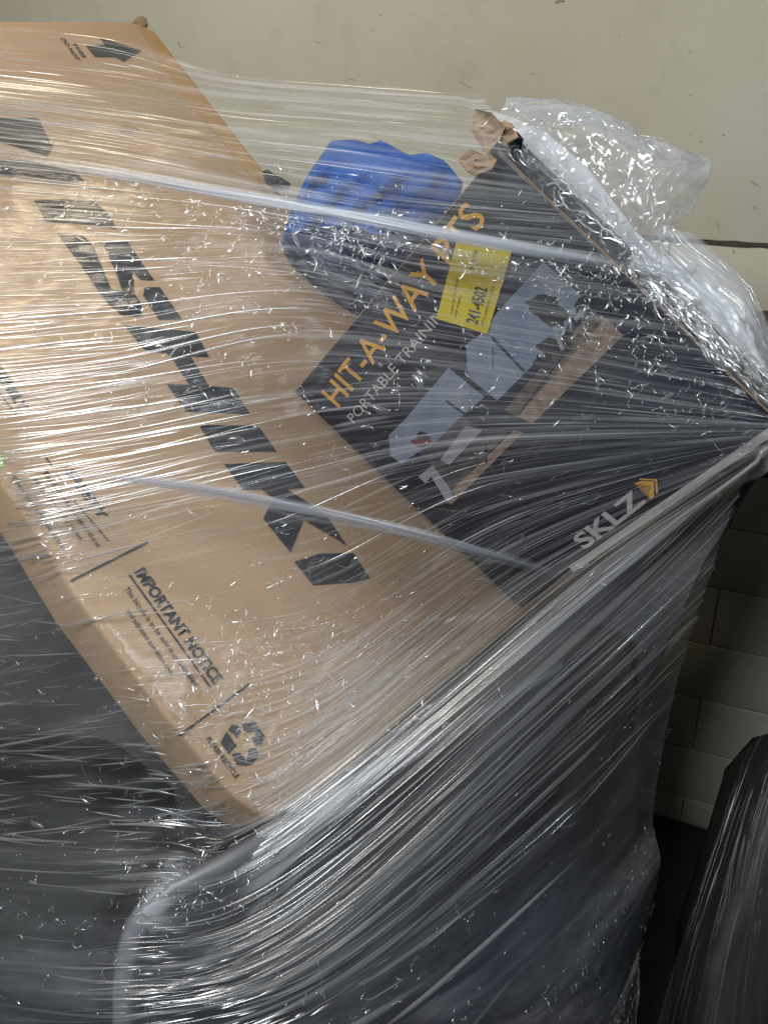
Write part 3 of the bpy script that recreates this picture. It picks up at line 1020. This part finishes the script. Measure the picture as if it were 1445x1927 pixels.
film_A = mat_film("stretch_film_upper", .050, .15, .012, .2, .4, tint=(.60, .62, .58))
film_B = mat_film("stretch_film_middle", .018, .08, .012, .16, .36, vs=80, cloud=.05)
film_C = mat_film("stretch_film_side", .050, .085, .014, .2, .24, us=2.0, vs=38, cloud=.09)
film_W = mat_film("crumpled_film", .22, .16, .14, .12, .5, us=14, vs=40, crumple=1.0)
film_V = mat_film("milky_film", .30, .3, .08, .2, .5, us=5, vs=60)
film_N = mat_film("neighbour_film", .008, .03, .012, .25, .5, us=2, vs=70)  # haze and gloss lowered: shade on this load put into its film
fold_m = mat_fold("folded_film")
fold_soft = mat_fold("stretched_film_pleats", gloss=.07, rough=.35, haze=.42)
rope_m = mat_fold("gathered_film", (.74, .78, .86), .07, .3, .20)

wrap = thing("stretch_wrap", "clear plastic stretch wrap with streaks and creases, pulled tightly round the whole load", "plastic wrap", at(700, 1700, 1.1))

g0 = [(-80, 48), (200, 72), (420, 140), (680, 164), (905, 178)]
g1 = [(-80, 110), (200, 140), (420, 180), (680, 205), (935, 225)]
g2 = [(-80, 190), (200, 225), (440, 262), (690, 290), (985, 335)]
g3 = [(-80, 262), (200, 300), (470, 350), (740, 395), (1080, 425)]
g4 = [(-80, 305), (200, 338), (500, 385), (790, 440), (1160, 503)]
g5 = [(-80, 420), (220, 430), (520, 440), (800, 500), (1230, 560)]
g6 = [(-80, 560), (220, 545), (540, 530), (850, 590), (1330, 660)]
g7 = [(-80, 700), (220, 665), (540, 610), (880, 650), (1420, 750)]
g8 = [(-80, 820), (220, 780), (560, 720), (900, 720), (1478, 792)]
g9 = [(-80, 960), (220, 905), (560, 830), (900, 790), (1478, 804)]
g10 = [(-80, 1090), (220, 1030), (560, 950), (900, 860), (1478, 812)]
g11 = [(-80, 1290), (230, 1250), (580, 1200), (960, 980), (1478, 819)]
g12 = [(-80, 1450), (250, 1450), (545, 1400), (1000, 1060), (1478, 825)]
g13 = [(-80, 1600, 1.10), (300, 1600, 1.02), (515, 1553, 1.03), (1130, 1058, 1.06), (1482, 822, 1.035)]
PA = Patch([g0, g1, g2, g3, g4], 0, .0010, (.5, 18), 1)
PB = Patch([g4, g5, g6, g7, g8, g9, g10, g11, g12, g13], 0, .0010, (.5, 45), 2)
PC = Patch([
    [(-80, 1598, 1.10), (300, 1600, 1.02), (515, 1553, 1.03), (1130, 1058, 1.06), (1482, 822, 1.035)],
    [(-80, 1700, 1.06), (230, 1730, .99), (530, 1650, 1.008), (1110, 1165, 1.065), (1405, 890, 1.10)],
    [(-80, 1850, 1.04), (215, 1880, .97), (570, 1790, .985), (1085, 1330, 1.10), (1330, 1090, 1.25)],
    [(100, 2010, 1.0), (420, 1965, .975), (700, 1830, 1.01), (1060, 1530, 1.155), (1266, 1310, 1.34)],
    [(420, 2060, .98), (640, 2000, .99), (840, 1890, 1.03), (1060, 1700, 1.16), (1228, 1530, 1.36)],
    [(760, 2080, 1.0), (880, 2010, 1.02), (1000, 1930, 1.07), (1120, 1820, 1.19), (1240, 1630, 1.33)],
    [(1000, 2150, 1.06), (1060, 2060, 1.08), (1120, 1980, 1.11), (1165, 1900, 1.22), (1200, 1790, 1.31)],
    [(1180, 2150, 1.27), (1185, 2060, 1.28), (1192, 1980, 1.29), (1196, 1900, 1.30), (1200, 1800, 1.31)]], 0, .0013, (.8, 15), 3)
link("film_sheet", PA.mesh(140, 120), film_A, wrap)
link("film_sheet", PB.mesh(200, 300), film_B, wrap)
link("film_sheet", PC.mesh(200, 300), film_C, wrap)

PW = Patch([
    [(935, 272, 1.07), (1010, 335, 1.10), (1090, 412, 1.10), (1170, 485, 1.10), (1240, 545, 1.10)],
    [(938, 222, 1.06), (1040, 268, 1.06), (1135, 345, 1.07), (1200, 425, 1.09), (1240, 510, 1.11)],
    [(948, 200, 1.08), (1080, 214, 1.09), (1195, 272, 1.10), (1262, 335, 1.11), (1240, 450, 1.14)],
    [(958, 196, 1.15), (1110, 208, 1.20), (1235, 275, 1.22), (1330, 312, 1.22), (1285, 405, 1.22)],
    [(1000, 225, 1.25), (1120, 240, 1.28), (1220, 300, 1.30), (1290, 340, 1.30), (1250, 420, 1.30)]], 0, .001, (.5, 12), 7, .0035)
link("film_tail", PW.mesh(150, 130), film_W, wrap)
PV = Patch([
    [(1160, 462, 1.10), (1245, 545, 1.10), (1332, 630, 1.10), (1402, 692, 1.10), (1450, 735, 1.10)],
    [(1215, 445, 1.115), (1300, 535, 1.125), (1375, 615, 1.13), (1425, 680, 1.13), (1462, 745, 1.125)],
    [(1255, 432, 1.17), (1345, 512, 1.17), (1404, 560, 1.17), (1438, 640, 1.17), (1475, 750, 1.16)],
    [(1300, 440, 1.28), (1390, 520, 1.26), (1424, 570, 1.26), (1456, 660, 1.26), (1490, 770, 1.26)]], 0, .0012, (2, 10), 8, .0008)
link("film_tail", PV.mesh(80, 80), film_V, wrap)

# --- folds and streaks
def g(x, c, s): return math.exp(-((x - c) / s) ** 2)
fA = Folds()
streaks(fA, PA, 300, 1, (.05, .5), (.0002, .0009), lambda u, v: .12 + .75 * g(u, .05, .25) * (v > .35) + .3 * (v > .9))
streaks(fA, PA, 120, 2, (.06, .30), (.0004, .0016), lambda u, v: g(u, .05, .22) * g(v, .65, .3), (.6, 1))
flecks(fA, PA, 120, 3, dens=lambda u, v: .15 + .85 * (v > .6) * (u > .55))
fA.build("film_folds", fold_m, wrap)
fB = Folds()
def px_d(patch, f):
    def d(u, v):
        o, _ = patch.px(np.array([u]), np.array([v]))
        return f(o[0, 0], o[0, 1])
    return d
dark_left = lambda x, y: float(y > 1000 + 1.13 * x)
streaks(fB, PB, 600, 4, (.04, .40), (.0002, .0008), px_d(PB, lambda x, y: 1 - .8 * dark_left(x, y)), (.05, .5), slant=.22)
streaks(fB, PB, 380, 5, (.05, .38), (.0004, .0018), px_d(PB, lambda x, y: (g(x, 20, 190) + .22 * g(x, 280, 180)) * (.25 + .75 * g(y, 820, 300)) * (1 - dark_left(x, y))), (.5, 1), slant=.07)
streaks(fB, PB, 260, 6, (.03, .18), (.0002, .0010), px_d(PB, lambda x, y: g(y, 1500 - .80 * (x - 530), 140) * (x > 470) * g(x, 700, 260)), (.4, 1), slant=.06)
streaks(fB, PB, 150, 16, (.02, .10), (.0003, .0012), px_d(PB, dark_left), (.3, 1), slant=.5)
crinkles(fB, PB, 75, 70, dens=px_d(PB, lambda x, y: g(x, 690, 200) * g(y, 400, 90)))
crinkles(fB, PB, 90, 71, dens=px_d(PB, lambda x, y: g(x, 1130, 170) * g(y, 560 + .9 * (x - 1130), 110)))
crinkles(fB, PB, 190, 72, (.004, .014), dens=px_d(PB, lambda x, y: g(x, 560, 240) * g(y, 1230 - .3 * (x - 560), 150)))
crinkles(fB, PB, 240, 76, (.002, .008), (3, 7), px_d(PB, lambda x, y: g(x, 590, 80) * g(y, 1440, 70)), (.4, 1), (.0002, .0009))
crinkles(fB, PB, 60, 73, dens=px_d(PB, lambda x, y: g(x, 200, 200) * g(y, 430, 150)))
crinkles(fB, PB, 110, 74, dens=px_d(PB, lambda x, y: 1 - dark_left(x, y)))
flecks(fB, PB, 150, 7, (.004, .022), px_d(PB, lambda x, y: g(x, 700, 190) * g(y, 400, 90)), width=(.0004, .0018))
flecks(fB, PB, 260, 8, (.004, .020), px_d(PB, lambda x, y: g(x, 1130, 190) * g(y, 560 + .9 * (x - 1130), 110)), width=(.0004, .0018))
flecks(fB, PB, 380, 9, (.005, .030), px_d(PB, lambda x, y: g(x, 560, 230) * g(y, 1230 - .3 * (x - 560), 150)), width=(.0004, .0020))
flecks(fB, PB, 200, 10, (.003, .014), px_d(PB, lambda x, y: g(x, 200, 200) * g(y, 430, 120)), width=(.0004, .0015))
flecks(fB, PB, 380, 11, (.003, .014), None, width=(.0003, .0013))
streaks(fB, PB, 90, 80, (.04, .18), (.0006, .0018), px_d(PB, dark_left), (.7, 1), slant=.35)
flecks(fB, PB, 140, 12, (.002, .010), px_d(PB, dark_left))
flecks(fB, PB, 320, 22, (.008, .026), px_d(PB, lambda x, y: g(x, 650, 330) * (.25 * g(y, 400, 120) + g(y, 1230, 170)) + .15), (.08, .5), (.0015, .0045), 5)
fB.build("film_folds", fold_m, wrap)
fC = Folds()
def clump(v):
    return min(1, 4 * max(0, float(vnoise(np.array([v * 26.0]), np.array([3.3]), 5)[0]) - .5))
streaks(fC, PC, 130, 13, (.06, .4), (.0003, .0012), lambda u, v: (.10 + .9 * g(v, .08, .2) * (u > .3)) * clump(v), (.2, .9), slant=.10)
streaks(fC, PC, 330, 14, (.02, .12), (.0003, .0015), lambda u, v: g(v, .3, .3) * (u < .7) * (u > .2) * clump(v), (.4, 1), slant=.25)
streaks(fC, PC, 200, 15, (.03, .2), (.0002, .0010), lambda u, v: g(v, .06, .20) * (u > .33) * g(u, .55, .28), (.35, 1), slant=.08)
flecks(fC, PC, 240, 35, (.003, .014), lambda u, v: g(v, .03, .08) * (u > .33) * g(u, .5, .2), width=(.0003, .0012))
crinkles(fC, PC, 170, 75, (.003, .010), (2, 6), lambda u, v: clump(v * 1.7 + u * .4))
flecks(fC, PC, 900, 17, (.002, .010), lambda u, v: .1 + clump(v * 1.7 + u * .4), width=(.0003, .0014))
fC.build("film_folds", fold_m, wrap)
# pleats: soft, milky gathers of stretched film
fD = Folds()
streaks(fD, PC, 230, 61, (.04, .3), (.0002, .0009), lambda u, v: (.03 + .9 * g(v, .06, .24) * (u > .3)) * (.3 + clump(v)), (.1, .8), slant=.14)
streaks(fD, PC, 60, 62, (.15, .6), (.0015, .0060), lambda u, v: (.20 + .80 * g(v, .05, .2)) * (u > .25) * clump(v), (.06, .34), slant=.16, K=20)
streaks(fD, PC, 9, 63, (.25, .5), (.002, .006), lambda u, v: g(v, .42, .10) * g(u, .5, .15), (.25, .5), slant=.10, K=20)
streaks(fD, PB, 1100, 64, (.03, .22), (.0002, .0010), px_d(PB, lambda x, y: g(y, 1450 - .80 * (x - 530), 190) * (x > 470) * g(x, 700, 260)), (.3, .9), slant=.08)
streaks(fD, PB, 800, 67, (.01, .08), (.0002, .0013), px_d(PB, lambda x, y: g(x, 610, 130) * g(y, 1410, 85)), (.4, 1), slant=.9)
streaks(fD, PB, 260, 65, (.10, .5), (.0010, .0045), px_d(PB, lambda x, y: (1 - .6 * dark_left(x, y)) * (.35 + g(x, 900, 350))), (.05, .26), slant=.16, K=18)
streaks(fD, PA, 150, 66, (.12, .6), (.0010, .0050), lambda u, v: .3 + .7 * (u > .4), (.10, .40), slant=.10, K=18)
fD.build("film_pleats", fold_soft, wrap)
fW = Folds()
crinkles(fW, PW, 60, 18, (.006, .020), (2, 4), lambda u, v: float(.15 < v < .66 and .15 < u < .85), (.5, 1), (.0005, .0022), .7)
flecks(fW, PW, 70, 29, (.004, .016), lambda u, v: float(v < .64 and u < .9), (.3, 1), (.0004, .0014), 9)
flecks(fW, PW, 46, 28, (.02, .05), lambda u, v: float(v < .52 and .15 < u < .8), (.08, .35), (.003, .010), 5)
streaks(fW, PV, 70, 19, (.1, .4), (.0006, .0018), None, (.2, .6), slant=.5)
flecks(fW, PV, 60, 20, (.004, .02), lambda u, v: float(v < .5))
fW.build("film_folds", fold_m, wrap)
# film gathered on the narrow side of the black carton
PS = Patch([[(945, 285, 1.045), (1060, 400, 1.045), (1190, 530, 1.045), (1320, 655, 1.045), (1474, 800, 1.045)],
            [(985, 262, 1.075), (1100, 372, 1.075), (1225, 500, 1.075), (1350, 630, 1.08), (1485, 762, 1.085)]], 0, .001, (9, 2), 21, .0008)
link("film_sheet", PS.mesh(200, 24), mat_film("stretch_film_edge", .01, .10, .12, .16, .9, us=110, vs=14), wrap)

fS = Folds()
r_side = lambda u, v: .35 + .65 * (u > .5)
flecks(fS, PS, 420, 51, (.008, .045), r_side, (.3, 1), (.0004, .0020), 7, .002)
flecks(fS, PS, 200, 52, (.015, .045), lambda u, v: float(u > .45), (.3, .9), (.0015, .0050), 5, .002)
fS.build("film_folds", fold_m, wrap)

# --- two rolled ropes of gathered film
def rope(pts, w_px, lift, seed):
    r = np.random.default_rng(seed)
    fo = Folds()
    P = np.array(pts, float)
    t = np.linspace(0, 1, 60)
    C = catmull(P, t)
    for k in range(40):
        o = r.normal(0, .36); ph = r.random() * 6.28; fr = r.uniform(1, 4)
        offs = (o + .25 * np.sin(fr * t * 6.28 + ph)) * w_px * (.45 + .55 * np.sin(np.clip(t * 1.0 + .02, 0, 1) * math.pi) ** .5)
        dx = np.gradient(C[:, 0]); dy = np.gradient(C[:, 1]); L = np.hypot(dx, dy)
        x = C[:, 0] - dy / L * offs; y = C[:, 1] + dx / L * offs
        d = hull_depth(x, y) if P.shape[1] < 3 else C[:, 2]
        d = d - lift - .006 * (1 - min(1, abs(o))) - .002 * r.random()
        c = to_world(np.stack([(x - CX) / FOC * d, (CY - y) / FOC * d, -d], 1))
        n = np.repeat(R_[2][None], 60, 0)
        wd = r.uniform(.0005, .0030) * np.clip(np.sin(t * math.pi) * 3, .25, 1)
        fo.add(c, n, wd, wd * r.uniform(.4, .8), r.uniform(.15, .75))
    o = fo.build("film_rope", rope_m, wrap)
rope([(60, 306), (180, 322), (300, 340), (430, 364), (560, 388), (690, 412), (820, 438), (960, 464), (1080, 482), (1180, 497)], 15, .004, 31)
rope([(1170, 496, 1.02), (1230, 505, 1.05), (1280, 512, 1.10), (1330, 515, 1.18), (1395, 522, 1.28)], 20, .0, 33)
rope([(150, 893), (260, 902), (380, 921), (500, 945), (620, 968), (740, 995), (860, 1027), (970, 1056), (1070, 1086)], 17, .004, 32)

# ================================================================== NEIGHBOURING WRAPPED LOAD (lower right)
nb = thing("wrapped_pallet_load", "second dark film-wrapped load standing in the shade at the lower right by the wall", "wrapped load", at(1420, 2100, 1.6))
link("carton", prism([at(*p) for p in [(1300, 2300, 1.50), (1335, 1840, 1.52), (1380, 1680, 1.55), (1432, 1500, 1.58), (1490, 1430, 1.59), (1700, 1380, 1.55), (1700, 2300, 1.5)]], fwd * .2, .04), M['neighbour'], nb)
PN = Patch([
    [(1428, 1375, 1.56), (1392, 1450, 1.535), (1318, 1660, 1.505), (1272, 1810, 1.485), (1212, 2000, 1.465)],
    [(1475, 1350, 1.53), (1440, 1450, 1.50), (1380, 1650, 1.47), (1340, 1800, 1.45), (1300, 2000, 1.44)],
    [(1520, 1360, 1.52), (1490, 1450, 1.49), (1450, 1650, 1.46), (1430, 1800, 1.44), (1410, 2000, 1.43)],
    [(1600, 1360, 1.52), (1580, 1450, 1.49), (1560, 1650, 1.46), (1540, 1800, 1.44), (1520, 2000, 1.43)]], 0, .002, (.5, 14), 41)
link("film_sheet", PN.mesh(90, 90), film_N, nb)
fN = Folds()
streaks(fN, PN, 110, 42, (.1, .6), (.0004, .0018), None, (.03, .22), slant=.1)
fN.build("film_folds", fold_m, nb)
